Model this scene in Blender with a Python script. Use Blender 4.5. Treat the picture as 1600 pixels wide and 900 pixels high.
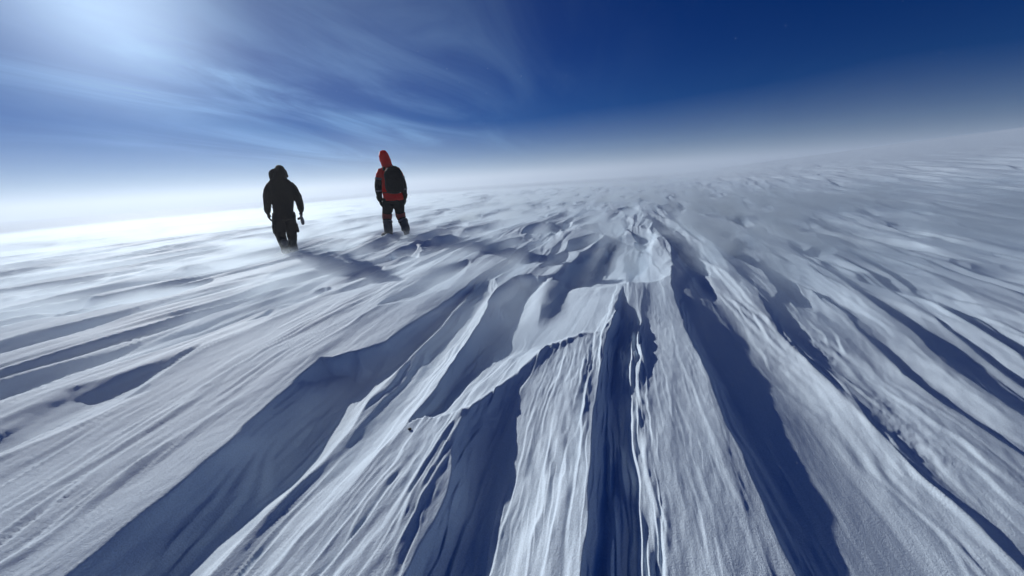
import bpy, bmesh, math, random
import numpy as np
from mathutils import Vector, Matrix, Euler

scene = bpy.context.scene
for o in list(bpy.data.objects):
    bpy.data.objects.remove(o)
COL = scene.collection
rad = math.radians

# ------------------------------------------------------------------ camera
CAM_Z = 1.10
cam_data = bpy.data.cameras.new("camera")
cam_data.sensor_width = 36.0
cam_data.lens = 36.0 * 620.0 / 1600.0
cam_data.clip_start = 0.05
cam_data.clip_end = 5000.0
cam = bpy.data.objects.new("camera", cam_data)
COL.objects.link(cam)
cam.location = (0.0, 0.0, CAM_Z)
cam.rotation_mode = 'QUATERNION'
cam.rotation_quaternion = (Matrix.Rotation(rad(19.1), 3, 'Z') @ Matrix.Rotation(rad(90 - 15.3), 3, 'X')
                           @ Matrix.Rotation(rad(-4.0), 3, 'Z')).to_quaternion()
scene.camera = cam

# ------------------------------------------------------------------ sky, sun, exposure
SUN_EL = 18.5
SUN_AZ = 59.0            # degrees left of +Y (towards -X)
SKY_STRENGTH = 0.05
SUN_STRENGTH = 5.0
EXPOSURE = -0.42
sun_dir = Vector((-math.sin(rad(SUN_AZ)) * math.cos(rad(SUN_EL)),
                  math.cos(rad(SUN_AZ)) * math.cos(rad(SUN_EL)), math.sin(rad(SUN_EL))))

world = bpy.data.worlds.new("World")
scene.world = world
world.use_nodes = True
wt = world.node_tree
wt.nodes.clear()


def node(tree, kind, **kw):
    n = tree.nodes.new(kind)
    ins = kw.pop('ins', {})
    for k, v in kw.items():
        setattr(n, k, v)
    for k, v in ins.items():
        n.inputs[k].default_value = v
    return n


def math_node(tree, op, a, b=None, clamp=False):
    n = tree.nodes.new('ShaderNodeMath')
    n.operation = op
    n.use_clamp = clamp
    for i, v in enumerate((a, b)):
        if v is None:
            continue
        if isinstance(v, (int, float)):
            n.inputs[i].default_value = v
        else:
            tree.links.new(v, n.inputs[i])
    return n.outputs[0]


def build_sky():
    L = wt.links
    out = node(wt, 'ShaderNodeOutputWorld')
    bg = node(wt, 'ShaderNodeBackground')
    bg.inputs['Strength'].default_value = SKY_STRENGTH
    sky = node(wt, 'ShaderNodeTexSky', sky_type='NISHITA')
    sky.sun_disc = False
    sky.sun_elevation = rad(SUN_EL)
    sky.sun_rotation = rad(-SUN_AZ)
    sky.altitude = 3200.0
    sky.air_density = 1.0
    sky.dust_density = 0.15
    sky.ozone_density = 3.0
    # thin high cloud: a noise sheet seen in perspective, stretched along the wind
    tc = node(wt, 'ShaderNodeTexCoord')
    sep = node(wt, 'ShaderNodeSeparateXYZ')
    L.new(tc.outputs['Generated'], sep.inputs[0])
    zz = math_node(wt, 'MAXIMUM', math_node(wt, 'ADD', sep.outputs['Z'], 0.12), 0.05)
    px = math_node(wt, 'DIVIDE', sep.outputs['X'], zz)
    py = math_node(wt, 'DIVIDE', sep.outputs['Y'], zz)
    comb = node(wt, 'ShaderNodeCombineXYZ')
    L.new(px, comb.inputs[0]); L.new(py, comb.inputs[1])
    mp = node(wt, 'ShaderNodeMapping')
    mp.inputs['Rotation'].default_value = (0, 0, rad(3))
    mp.inputs['Scale'].default_value = (1.5, 0.42, 1)
    mp.inputs['Location'].default_value = CLOUD_OFFSET
    L.new(comb.outputs[0], mp.inputs[0])
    n1 = node(wt, 'ShaderNodeTexNoise', ins={'Scale': 1.0, 'Detail': 10.0, 'Roughness': 0.56, 'Distortion': 1.1})
    L.new(mp.outputs[0], n1.inputs['Vector'])
    r1 = node(wt, 'ShaderNodeMapRange', interpolation_type='SMOOTHSTEP')
    r1.inputs[1].default_value = 0.36; r1.inputs[2].default_value = 0.85
    L.new(n1.outputs['Fac'], r1.inputs[0])
    # streets of cirrus lying along the wind: (x, half width, y start, y end, weight)
    cover = 0.07
    for (bx, bw, ya, yb, wgt) in CLOUD_STREETS:
        u = math_node(wt, 'DIVIDE', math_node(wt, 'SUBTRACT', px, bx), bw)
        g = math_node(wt, 'EXPONENT', math_node(wt, 'MULTIPLY', math_node(wt, 'MULTIPLY', u, u), -1.0))
        e1 = node(wt, 'ShaderNodeMapRange', interpolation_type='SMOOTHSTEP')
        e1.inputs[1].default_value = ya - 0.7; e1.inputs[2].default_value = ya + 0.3
        e2 = node(wt, 'ShaderNodeMapRange', interpolation_type='SMOOTHSTEP')
        e2.inputs[1].default_value = yb + 0.9; e2.inputs[2].default_value = yb - 0.5
        L.new(py, e1.inputs[0]); L.new(py, e2.inputs[0])
        g = math_node(wt, 'MULTIPLY', math_node(wt, 'MULTIPLY', g, math_node(wt, 'MULTIPLY', e1.outputs[0], e2.outputs[0])), wgt)
        cover = math_node(wt, 'ADD', g, cover)
    cloud = math_node(wt, 'MULTIPLY', r1.outputs[0], cover)
    # cloud brightness follows the sky: brighter towards the sun
    gam = node(wt, 'ShaderNodeMix', data_type='RGBA', blend_type='MULTIPLY'); gam.inputs[0].default_value = 1.0
    el = node(wt, 'ShaderNodeMapRange', interpolation_type='SMOOTHSTEP')
    el.inputs[1].default_value = 0.0; el.inputs[2].default_value = 0.34
    tint = node(wt, 'ShaderNodeMix', data_type='RGBA')
    tint.inputs[6].default_value = (0.24, 0.54, 1.0, 1)      # paler towards the horizon
    tint.inputs[7].default_value = (0.03, 0.35, 0.97, 1)
    L.new(sep.outputs['Z'], el.inputs[0]); L.new(el.outputs[0], tint.inputs[0])
    L.new(tint.outputs[2], gam.inputs[7])
    hs = node(wt, 'ShaderNodeHueSaturation')
    hs.inputs['Saturation'].default_value = 1.1
    L.new(sky.outputs[0], hs.inputs['Color'])
    L.new(hs.outputs[0], gam.inputs[6])
    dot = node(wt, 'ShaderNodeVectorMath', operation='DOT_PRODUCT')
    L.new(tc.outputs['Generated'], dot.inputs[0])
    dot.inputs[1].default_value = sun_dir
    d01 = math_node(wt, 'MAXIMUM', dot.outputs['Value'], 0.0)
    ph = math_node(wt, 'ADD', math_node(wt, 'MULTIPLY', math_node(wt, 'POWER', d01, 4.0), 5.0), 0.35)
    amt = math_node(wt, 'MULTIPLY', math_node(wt, 'MULTIPLY', cloud, ph), CLOUD_GAIN)
    # bright aureole of ice crystals round the sun
    aur = math_node(wt, 'ADD', math_node(wt, 'MULTIPLY', math_node(wt, 'POWER', d01, 120.0), 15.0),
                    math_node(wt, 'MULTIPLY', math_node(wt, 'POWER', d01, 8.0), 3.3))
    cl = node(wt, 'ShaderNodeMix', data_type='RGBA', blend_type='ADD')
    cl.inputs[0].default_value = 1.0
    cc = node(wt, 'ShaderNodeCombineColor')
    L.new(math_node(wt, 'MULTIPLY', amt, 0.56), cc.inputs[0])
    L.new(math_node(wt, 'MULTIPLY', amt, 0.92), cc.inputs[1])
    L.new(math_node(wt, 'MULTIPLY', amt, 1.12), cc.inputs[2])
    L.new(gam.outputs[2], cl.inputs[6]); L.new(cc.outputs[0], cl.inputs[7])
    ac = node(wt, 'ShaderNodeCombineColor')
    L.new(math_node(wt, 'MULTIPLY', aur, 0.74), ac.inputs[0])
    L.new(math_node(wt, 'MULTIPLY', aur, 0.95), ac.inputs[1])
    L.new(math_node(wt, 'MULTIPLY', aur, 1.10), ac.inputs[2])
    cl2 = node(wt, 'ShaderNodeMix', data_type='RGBA', blend_type='ADD')
    cl2.inputs[0].default_value = 1.0
    L.new(cl.outputs[2], cl2.inputs[6]); L.new(ac.outputs[0], cl2.inputs[7])
    L.new(cl2.outputs[2], bg.inputs['Color'])
    L.new(bg.outputs[0], out.inputs['Surface'])


CLOUD_OFFSET = (0.0, 0.0, 0.0)
CLOUD_GAIN = 3.0
CLOUD_STREETS = [(-2.25, 0.20, 1.8, 3.6, 0.9), (-1.0, 0.34, 1.5, 2.8, 0.34), (-2.4, 0.9, 1.2, 4.0, 0.22), (-0.5, 0.35, 1.5, 3.4, 0.14), (-1.6, 0.3, 2.0, 5.0, 0.25), (-3.4, 0.35, 2.2, 5.0, 0.5), (-2.75, 0.18, 0.9, 1.9, 0.5), (0.9, 0.5, 3.5, 7.0, 0.25), (2.4, 0.5, -4.0, 2.0, 0.5), (-0.2, 0.4, -6.0, -2.0, 0.6)]
build_sky()

sun_data = bpy.data.lights.new("sun", 'SUN')
sun_data.energy = SUN_STRENGTH
sun_data.angle = rad(0.53)
sun_data.color = (1.0, 0.985, 0.955)
sun = bpy.data.objects.new("sun", sun_data)
COL.objects.link(sun)
sun.location = sun_dir * 50
sun.rotation_mode = 'QUATERNION'
sun.rotation_quaternion = sun_dir.to_track_quat('Z', 'Y')

vs = scene.view_settings
vs.view_transform = 'Standard'
vs.look = 'None'
vs.gamma = 1.0
vs.use_curve_mapping = False
vs.exposure = EXPOSURE

scene.cycles.use_denoising = True
try:
    scene.cycles.denoiser = 'OPENIMAGEDENOISE'
    scene.cycles.denoising_input_passes = 'RGB_ALBEDO_NORMAL'
except Exception:
    pass
scene.cycles.max_bounces = 6
scene.cycles.diffuse_bounces = 4
scene.cycles.volume_bounces = 1
scene.cycles.sample_clamp_indirect = 4.0
scene.cycles.caustics_reflective = False
scene.cycles.caustics_refractive = False

# ------------------------------------------------------------------ numpy noise


def hash2(ix, iy, seed):
    h = (ix.astype(np.int64) * 374761393 + iy.astype(np.int64) * 668265263 + seed * 144665317) & 0xFFFFFFFF
    h = ((h ^ (h >> 13)) * 1274126177) & 0xFFFFFFFF
    h = ((h ^ (h >> 16)) * 2246822519) & 0xFFFFFFFF
    return h ^ (h >> 15)


def rnd(ix, iy, seed):
    return (hash2(ix, iy, seed) & 0xFFFFFF).astype(np.float64) / float(0x1000000)


GRAD_C = np.cos(np.arange(256) * (2 * np.pi / 256))
GRAD_S = np.sin(np.arange(256) * (2 * np.pi / 256))


def pnoise(x, y, seed=0):
    x0 = np.floor(x); y0 = np.floor(y)
    fx = x - x0; fy = y - y0
    ix = x0.astype(np.int64); iy = y0.astype(np.int64)
    u = fx * fx * fx * (fx * (fx * 6 - 15) + 10)
    v = fy * fy * fy * (fy * (fy * 6 - 15) + 10)

    def g(dx, dy):
        k = hash2(ix + dx, iy + dy, seed) & 255
        return GRAD_C[k] * (fx - dx) + GRAD_S[k] * (fy - dy)
    a = g(0, 0); b = g(1, 0); c = g(0, 1); d = g(1, 1)
    return ((a + (b - a) * u) * (1 - v) + (c + (d - c) * u) * v) * 1.5


def fbm(x, y, seed=0, octv=3, gain=0.5):
    s = 0; amp = 1.0
    for k in range(octv):
        s = s + amp * pnoise(x * 2 ** k, y * 2 ** k, seed + 17 * k)
        amp *= gain
    return s


def sstep(a, b, x):
    t = np.clip((x - a) / (b - a), 0, 1)
    return t * t * (3 - 2 * t)


# ------------------------------------------------------------------ snow surface height
# wind-scoured hollows: (left edge, right edge, max depth, depth per width, floor position, right-wall power)
EDGE = dict(
    L1q=[(-1.682, 0.459), (-1.9, 1.2), (-2.08, 2.0), (-2.25, 4.0), (-2.35, 5.0)],
    DLq=[(-0.635, 0.739), (-0.74, 1.351), (-0.74, 2.2), (-0.72, 4.0)],
    L1=[(-1.682, 0.459), (-1.748, 0.728), (-1.903, 1.183), (-2.135, 1.96), (-1.93, 2.072), (-1.815, 2.377), (-1.828, 2.923), (-1.881, 4.0)],
    L2=[(-1.241, 0.577), (-1.361, 1.159), (-1.5, 1.965), (-1.666, 2.892), (-1.84, 4.15)],
    L2b=[(-1.054, 0.627), (-1.062, 1.228), (-1.099, 1.741), (-1.212, 2.318), (-1.47, 3.716), (-1.68, 4.343)],
    CL=[(-1.079, 1.445), (-1.099, 1.741), (-1.212, 2.318), (-1.481, 3.666), (-1.50, 4.30), (-1.067, 4.50), (-0.881, 5.267), (-0.688, 6.237), (-0.223, 6.612), (0.15, 6.9)],
    CR=[(-1.079, 1.445), (-0.934, 1.504), (-0.822, 1.603), (-0.711, 1.944), (-0.623, 2.362), (-0.441, 2.554), (-0.281, 2.697), (-0.192, 4.002), (-0.041, 4.188), (0.28, 4.421), (0.35, 5.2), (0.15, 6.9)],
    DL=[(-0.635, 0.739), (-0.658, 0.936), (-0.78, 1.351), (-0.815, 1.587), (-0.711, 1.944), (-0.623, 2.362), (-0.441, 2.554), (-0.284, 2.721), (-0.223, 3.2)],
    R1=[(-0.146, 0.869), (-0.169, 1.153), (-0.206, 1.661), (-0.254, 2.641), (-0.215, 3.2), (-0.192, 4.002)],
    ER=[(0.082, 0.931), (0.023, 1.478), (-0.07, 2.312), (-0.128, 3.473), (-0.192, 4.002)],
    R2=[(0.454, 1.03), (0.417, 1.493), (0.359, 2.223), (0.236, 4.153), (0.42, 6.9)],
    R3=[(1.2, 1.509), (1.133, 1.865), (1.113, 2.493), (0.99, 3.31), (0.901, 5.088), (0.445, 7.314)],
    R3b=[(1.2, 1.509), (1.133, 1.865), (1.113, 2.493), (0.99, 3.31), (1.068, 4.45), (1.151, 8.166)],
    R4=[(1.671, 2.228), (1.583, 2.858), (1.725, 4.454), (1.887, 6.882), (1.205, 8.551)],
    R4b=[(1.671, 2.228), (1.583, 2.858), (1.725, 4.454), (1.95, 8.009)],
    R5=[(1.872, 2.536), (1.866, 3.097), (1.985, 4.33), (2.175, 6.573), (1.985, 8.153)],
    R5b=[(1.938, 2.28), (1.961, 3.306), (2.086, 4.56), (2.337, 6.84)],
    R6=[(2.632, 2.574), (2.574, 3.744), (2.632, 5.148), (2.398, 7.02)],
    IL=[(-3.30, 0.30), (-3.352, 0.92), (-3.515, 1.318), (-3.354, 1.629), (-3.32, 1.936)],
    IR=[(-2.90, 0.30), (-2.863, 0.742), (-2.847, 1.092), (-2.889, 1.361), (-3.32, 1.936)],
    JL=[(-2.40, 0.30), (-2.26, 0.522), (-2.2, 0.574), (-2.124, 0.718), (-2.134, 0.98), (-2.172, 1.33)],
    JR=[(-1.92, 0.30), (-1.934, 0.403), (-1.944, 0.56), (-1.98, 0.771), (-2.027, 1.053), (-2.172, 1.33)],
    KL=[(-2.40, 0.70), (-2.452, 0.852), (-2.498, 1.051), (-2.45, 1.30)],
    KR=[(-2.40, 0.70), (-2.30, 0.865), (-2.259, 1.0), (-2.45, 1.30)],
    ML=[(-2.40, 3.0), (-2.5, 3.3), (-2.501, 3.711), (-2.594, 4.475), (-2.40, 5.287)],
    MR=[(-2.40, 3.0), (-2.20, 3.262), (-2.037, 3.746), (-2.15, 4.5), (-2.40, 5.287)],
    NL=[(-3.50, 2.50), (-3.607, 2.704), (-3.90, 3.30), (-3.85, 3.60), (-3.508, 3.75)],
    NR=[(-3.50, 2.50), (-3.389, 2.731), (-3.345, 3.264), (-3.508, 3.75)],
)
HOLLOWS = [  # left, right, cap, per-width, floor, power
    ('L1', 'L2', 0.17, 0.42, 0.52, 2.2),
    ('L2', 'L2b', 0.085, 0.30, 0.55, 1.6),
    ('CL', 'CR', 0.20, 0.27, 0.22, 1.25),
    ('DL', 'R1', 0.17, 0.42, 0.25, 1.5),
    ('R1', 'ER', 0.055, 0.40, 0.45, 1.3),
    ('R2', 'R3', 0.20, 0.32, 0.18, 2.8),
    ('R3b', 'R4', 0.030, 0.12, 0.25, 1.15),
    ('R4b', 'R5', 0.040, 0.26, 0.45, 1.2),
    ('R5b', 'R6', 0.055, 0.20, 0.40, 1.2),
    ('IL', 'IR', 0.12, 0.19, 0.55, 1.4),
    ('ML', 'MR', 0.10, 0.26, 0.32, 1.4),
    ('NL', 'NR', 0.10, 0.26, 0.35, 1.4),
]
DEPTH_ALONG = {   # how each hollow deepens along the wind: (y, factor)
    'L2': [(0.5, 0.55), (1.2, 0.7), (2.2, 1.25), (3.4, 1.3), (4.1, 0.8)],
    'DL': [(0.5, 0.75), (1.0, 0.85), (1.3, 0.95), (1.6, 0.62), (1.9, 0.22), (2.7, 0.15)],
    'R2': [(0.7, 0.26), (1.1, 0.32), (1.5, 0.46), (2.6, 0.88), (3.3, 0.68), (3.9, 0.38), (6.5, 0.6)],
    'R1': [(0.8, 1.0), (2.5, 1.0), (3.2, 0.7), (4.0, 0.5)],
}
RAILS = ['L1q', 'L2', 'L2b', 'DLq', 'R1', 'R2', 'R3', 'R4', 'R6']
RAIL_Q = [-1.95, -1.42, -1.1, -0.74, -0.2, 0.40, 1.05, 1.5, 2.2]


def edge_x(name, y):
    p = EDGE[name]
    return np.interp(y, [b for a, b in p], [a for a, b in p])


def hollow_profile(t, tf, p):
    left = np.sin(np.clip(t / tf, 0, 1) * (np.pi / 2))
    u = np.clip((t - tf) / (1 - tf), 0, 1)
    right = 1 - u ** p
    d = np.where(t < tf, left, right)
    return np.where((t <= 0) | (t >= 1), 0.0, d)


def lens_layer(x, y, cx, cy, wmin, wmax, lmin, lmax, coef, prob, seed):
    gx = np.floor(x / cx).astype(np.int64)
    gy = np.floor(y / cy).astype(np.int64)
    best = np.zeros_like(x)
    for i in (-1, 0, 1):
        for j in (-1, 0, 1):
            a = gx + i; b = gy + j
            ok = rnd(a, b, seed) < prob
            ox = (a + rnd(a, b, seed + 1)) * cx
            oy = (b + rnd(a, b, seed + 2)) * cy
            w = wmin + (wmax - wmin) * rnd(a, b, seed + 3)
            ln = lmin + (lmax - lmin) * rnd(a, b, seed + 4)
            sk = (rnd(a, b, seed + 5) - 0.5) * 0.24
            s = (y - oy) / (ln * 0.5)
            sc = np.clip(s, -1, 1)
            sh = (1 - sc) ** 0.75 * (1 + sc) ** 1.25
            sh = sh / 1.08
            W = np.maximum(w * sh, 1e-4)
            t = (x - ox - sk * (y - oy)) / W + 0.35
            d = hollow_profile(t, 0.30, 1.25) * coef * W * (0.35 + 0.65 * sh)
            d = np.where(ok & (np.abs(s) < 1), d, 0)
            best = np.maximum(best, d)
    return best


def saw_lines(q, y, lam, ylen, seed, rise=0.16):
    """thin wind lips: a short sun-facing rise, then a long gentle fall"""
    ph = q / lam + 0.55 * pnoise(q / (2.2 * lam), y / ylen, seed) + 0.25 * pnoise(q / (0.9 * lam), y / (0.3 * ylen), seed + 1)
    k = np.floor(ph); f = ph - k
    s = np.where(f < rise, f / rise, (1 - f) / (1 - rise))
    amp = sstep(-0.20, 0.45, pnoise(k * 7.31 + 0.5, y / ylen + k * 3.7, seed + 2))
    return s * amp * (1 - sstep(0.25, 0.6, 0.006 * np.abs(q) / lam))


def ridged(v):
    return 1 - np.abs(v) * 2


STANDING_GROUND = [(-7.04, 6.38, -0.094), (-5.27, 7.62, 0.143)]   # gentle dip and rise where the two walkers stand


def snow_height(x, y, broad=False):
    r = np.hypot(x, y)
    # broad form of the slope: nearly level, lifting to the right far ahead
    az = np.degrees(np.arctan2(x, y))
    lift = np.interp(az, [-180, -120, 2, 13, 24, 33, 60, 110, 180], [0, 0, 0, 1.3, 2.2, 2.75, 2.8, 1.0, 0])
    z = lift * sstep(14, 60, r) - 0.00004 * np.clip(r - 56, 0, None) ** 2
    z += 0.05 * pnoise(x / 5.0, y / 9.0, 3) * sstep(2, 7, r) + 0.13 * pnoise(x / 14.0, y / 26.0, 5) * sstep(6, 16, r)
    z += 0.30 * (pnoise(x / 60.0, y / 90.0, 8) - 0.5) * sstep(25, 70, r)
    vx = np.clip(x - 0.35, 0, None)
    z = z - 0.50 * (1 - np.exp(-vx * 0.21 / 0.50)) * (1 - 0.7 * sstep(9, 30, r))
    if broad:
        return z
    for (gx, gy, gz) in STANDING_GROUND:
        z = z + gz * np.exp(-((x - gx) ** 2 + (y - gy) ** 2) / (2 * 1.3 ** 2))
    # wandering of all the edges
    wx = x + 0.022 * pnoise(x / 0.5, y / 0.7, 11) + 0.010 * pnoise(x / 0.13, y / 0.22, 12)
    wy = y + 0.15 * pnoise(x / 0.35, y / 0.8, 13) + 0.05 * pnoise(x / 0.11, y / 0.3, 14)
    # explicit hollows
    dmod = 1 + 0.30 * pnoise(x / 0.6, y / 0.9, 72)
    dep = np.zeros_like(x)
    scoop = np.zeros_like(x)
    for (ln, rn, cap, per, tf, p) in HOLLOWS:
        xl = edge_x(ln, wy); xrr = edge_x(rn, wy)
        W = np.maximum(xrr - xl, 1e-4)
        t = (wx - xl) / W
        D = cap * (1 - np.exp(-per * W / cap))
        base = hollow_profile(t + 0.05 * pnoise(t * 3.0, y / 0.5, 71) * sstep(0, .1, t) * (1 - sstep(.85, 1, t)), tf, p)
        if ln == 'R2':   # steep wall, then a long floor still falling away from the sun, then up to the next crest
            base = (0.74 * np.sin(np.clip(t / 0.16, 0, 1) * np.pi / 2) + 0.26 * sstep(0.10, 0.68, t)) * (1 - np.clip((t - 0.62) / 0.38, 0, 1) ** 1.7)
            base = np.where((t <= 0) | (t >= 1), 0, base)
        if ln in DEPTH_ALONG:
            D = D * np.interp(y, [a for a, b in DEPTH_ALONG[ln]], [b for a, b in DEPTH_ALONG[ln]])
        d = base * D * dmod
        if ln == 'CL':
            scoop = sstep(0.15, 0.35, t) * (1 - sstep(0.9, 1.0, t)) * (W > 0.02)
            sx = np.interp(y, [2.9, 3.4, 4.4, 5.0], [-0.83, -0.9, -1.04, -0.98])
            u = (wx - sx)
            spur = np.clip(1 - np.where(u < 0, -u / 0.26, u / 0.26), 0, 1) * sstep(2.85, 3.5, y) * (1 - sstep(4.6, 5.1, y))
            d = d * (1 - 0.8 * spur * spur * (3 - 2 * spur))
        if ln == 'R2':
            scoop = np.maximum(scoop, sstep(0.05, 0.3, t) * (1 - sstep(0.6, 0.8, t)) * (W > 0.02))
        dep = np.maximum(dep, d)
    xl = edge_x('L1', wy); W = np.maximum(edge_x('L2b', wy) - xl, 1e-4)
    dep = dep + hollow_profile((wx - xl) / W, 0.28, 1.5) * 0.05 * (1 - np.exp(-0.25 * W / 0.05)) * dmod
    # everything right of the central crest lies a step lower, up to the nose of the wedge
    x1 = edge_x('R1', wy); W = np.maximum(edge_x('ER', wy) - x1, 0.06)
    dep = dep + 0.075 * np.sin(np.clip((wx - x1) / (0.8 * W), 0, 1) * np.pi / 2) * (1 - sstep(3.0, 4.1, y)) * (1 - sstep(2.5, 5.0, x))
    ex = sstep(-3.9, -3.4, x) * (1 - sstep(1.9, 2.5, x)) * (1 - sstep(3.6, 6.5, y + 0.25 * np.abs(x + 0.5)))
    # sastrugi everywhere else
    qx = x + 0.30 * pnoise(x / 2.5, y / 6.0, 21) + 0.05 * pnoise(x / 0.6, y / 2.0, 22) + 0.012 * pnoise(x / 0.15, y / 0.35, 24)
    qy = y + 0.5 * pnoise(x / 0.8, y / 3.0, 23) + 0.12 * pnoise(x / 0.2, y / 0.6, 25)
    l1 = lens_layer(qx, qy, 1.2, 4.6, 0.45, 1.1, 4.0, 9.0, 0.23, 0.85, 100)
    l2 = lens_layer(qx + 3.3, qy + 1.7, 0.55, 2.8, 0.18, 0.48, 2.4, 5.4, 0.22, 0.8, 200)
    l3 = lens_layer(qx + 1.1, qy + 7.7, 0.24, 1.4, 0.07, 0.2, 1.0, 2.7, 0.2, 0.75, 300)
    big = 0.55 + 0.55 * sstep(-0.25, 0.35, pnoise(x / 6.0, y / 8.0, 31))
    chop = lens_layer(x + 0.25 * pnoise(x / 0.7, y / 1.2, 26) + 9.0, y + 0.35 * pnoise(x / 0.5, y / 1.0, 27), 0.8, 2.0, 0.3, 0.8, 1.0, 2.4, 0.30, 0.75, 400)
    chop = chop * sstep(4.5, 7.0, r) * (1 - 0.8 * sstep(14, 28, r)) * sstep(-15.0, -9.0, x) * (1 - sstep(2.0, 5.0, x))
    fade = 1 - 0.9 * sstep(12, 42, r)
    dep = dep + (1 - ex) * l1 * big * fade * (1 - 0.5 * sstep(1.5, 5.0, -x)) + (1 - 0.88 * ex) * l2 * 0.9 * fade + (1 - 0.85 * ex) * l3 * 0.6 * (1 - sstep(8, 25, r)) + chop
    # thin crust layers show as ledges on the walls
    ph = dep / 0.030 + 0.8 * pnoise(x / 0.25, y / 0.7, 81)
    led = sstep(0.01, 0.04, dep) * (0.35 + 0.65 * sstep(-0.1, 0.3, pnoise(x / 0.4, y / 0.8, 82))) * (1 - scoop) * (1 - sstep(7, 12, r))
    dep = dep - 0.030 / (2 * np.pi) * 0.75 * led * np.sin(2 * np.pi * ph)
    z = z - dep
    # flow-aligned coordinate for streaks
    rx = [edge_x(n, y) for n in RAILS]
    q = x - rx[0] + RAIL_Q[0]
    for k in range(len(RAILS) - 1):
        w = np.maximum(rx[k + 1] - rx[k], 0.02)
        tt = np.clip((x - rx[k]) / w, 0, None)
        q = np.where(x > rx[k], RAIL_Q[k] + np.minimum(tt, 1) * (RAIL_Q[k + 1] - RAIL_Q[k]), q)
    q = np.where(x > rx[-1], x - rx[-1] + RAIL_Q[-1], q)
    q = q + 0.012 * pnoise(x / 0.2, y / 0.45, 41)
    rough = 0.35 + 0.9 * sstep(-0.2, 0.4, pnoise(q / 0.55, y / 2.2, 42))
    chan = sstep(-0.22, -0.14, q) * (1 - sstep(0.0, 0.10, q)) * (1 - sstep(2.8, 3.6, y))
    lined = sstep(-0.62, -0.45, q) * (1 - sstep(-0.22, -0.18, q)) + sstep(-1.12, -1.0, q) * (1 - sstep(-0.8, -0.72, q))
    rough = rough * (1 - 0.88 * scoop) + 2.4 * chan + 0.8 * lined * (1 - sstep(2.2, 3.0, y))
    st = (0.012 * saw_lines(q, y, 0.15, 1.6, 43) + 0.0085 * saw_lines(q + 0.4, y, 0.062, 0.8, 143)
          + 0.0036 * saw_lines(q + 0.9, y, 0.027, 0.4, 243) + 0.0012 * pnoise(q / 0.018, y / 0.10, 46))
    near = 1 - sstep(9, 22, r)
    z = z + st * rough * near
    z = z + 0.024 * saw_lines(qx + 5.0, y, 0.42, 2.6, 343, 0.22) * (1 - 0.85 * ex) * (1 - 0.95 * sstep(15, 40, r))
    crumb = sstep(0.98, 1.08, q) * (1 - sstep(1.18, 1.32, q)) * sstep(1.6, 2.3, y) * (1 - sstep(4.0, 5.5, y)) * sstep(-0.1, 0.35, pnoise(x / 0.3, y / 0.6, 63))
    z = z + 0.005 * crumb * fbm(x / 0.06, y / 0.10, 64, 3, 0.6)
    und = 0.020 * pnoise(q / 0.42, y / 2.0, 61) + 0.009 * pnoise(q / 0.2, y / 0.9, 62)
    z = z + und * (1 - 0.6 * scoop) * (0.5 + 0.5 * near)
    z = z + 0.0013 * fbm(x / 0.035, y / 0.09, 51, 2) * (1 - 0.6 * scoop) * (1 - sstep(3, 6, r))
    return z


def terrain():
    head = rad(90 + 19.1)
    dense = np.linspace(-rad(72), rad(72), 1380)
    rest = np.linspace(rad(72), 2 * math.pi - rad(72), 92)[1:-1]
    az = np.concatenate([dense, rest]) + head
    rr = np.concatenate([np.geomspace(0.30, 45.0, 830), np.geomspace(45.0, 420.0, 60)[1:]])
    A, Rr = np.meshgrid(az, rr)
    X = Rr * np.cos(A); Y = Rr * np.sin(A)
    nr, na = X.shape
    Z = snow_height(X.ravel(), Y.ravel()).reshape(X.shape)
    co = np.stack([X, Y, Z], -1).reshape(-1, 3)
    co = np.concatenate([co, [[0, 0, float(Z[0].mean())]]]).astype(np.float32)
    i = np.arange(nr - 1)[:, None]; j = np.arange(na)[None, :]
    j2 = (j + 1) % na
    quads = np.stack([i * na + j, (i + 1) * na + j, (i + 1) * na + j2, i * na + j2], -1).reshape(-1, 4)
    c = nr * na
    tris = np.stack([np.full(na, c), np.arange(na), (np.arange(na) + 1) % na], -1)
    me = bpy.data.meshes.new("snow_ground")
    nq = len(quads); nt = len(tris)
    me.vertices.add(len(co)); me.vertices.foreach_set('co', co.ravel())
    me.loops.add(nq * 4 + nt * 3)
    me.loops.foreach_set('vertex_index', np.concatenate([quads.ravel(), tris.ravel()]).astype(np.int32))
    me.polygons.add(nq + nt)
    ls = np.concatenate([np.arange(nq) * 4, nq * 4 + np.arange(nt) * 3]).astype(np.int32)
    me.polygons.foreach_set('loop_start', ls)
    me.polygons.foreach_set('use_smooth', np.ones(nq + nt, dtype=bool))
    me.update(calc_edges=True)
    me.validate()
    o = bpy.data.objects.new("snow_ground", me)
    COL.objects.link(o)
    o['kind'] = 'structure'
    return o


def mat(name):
    m = bpy.data.materials.new(name)
    m.use_nodes = True
    m.node_tree.nodes.clear()
    t = m.node_tree
    out = t.nodes.new('ShaderNodeOutputMaterial')
    b = t.nodes.new('ShaderNodeBsdfPrincipled')
    t.links.new(b.outputs[0], out.inputs[0])
    return m, t, b


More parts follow.
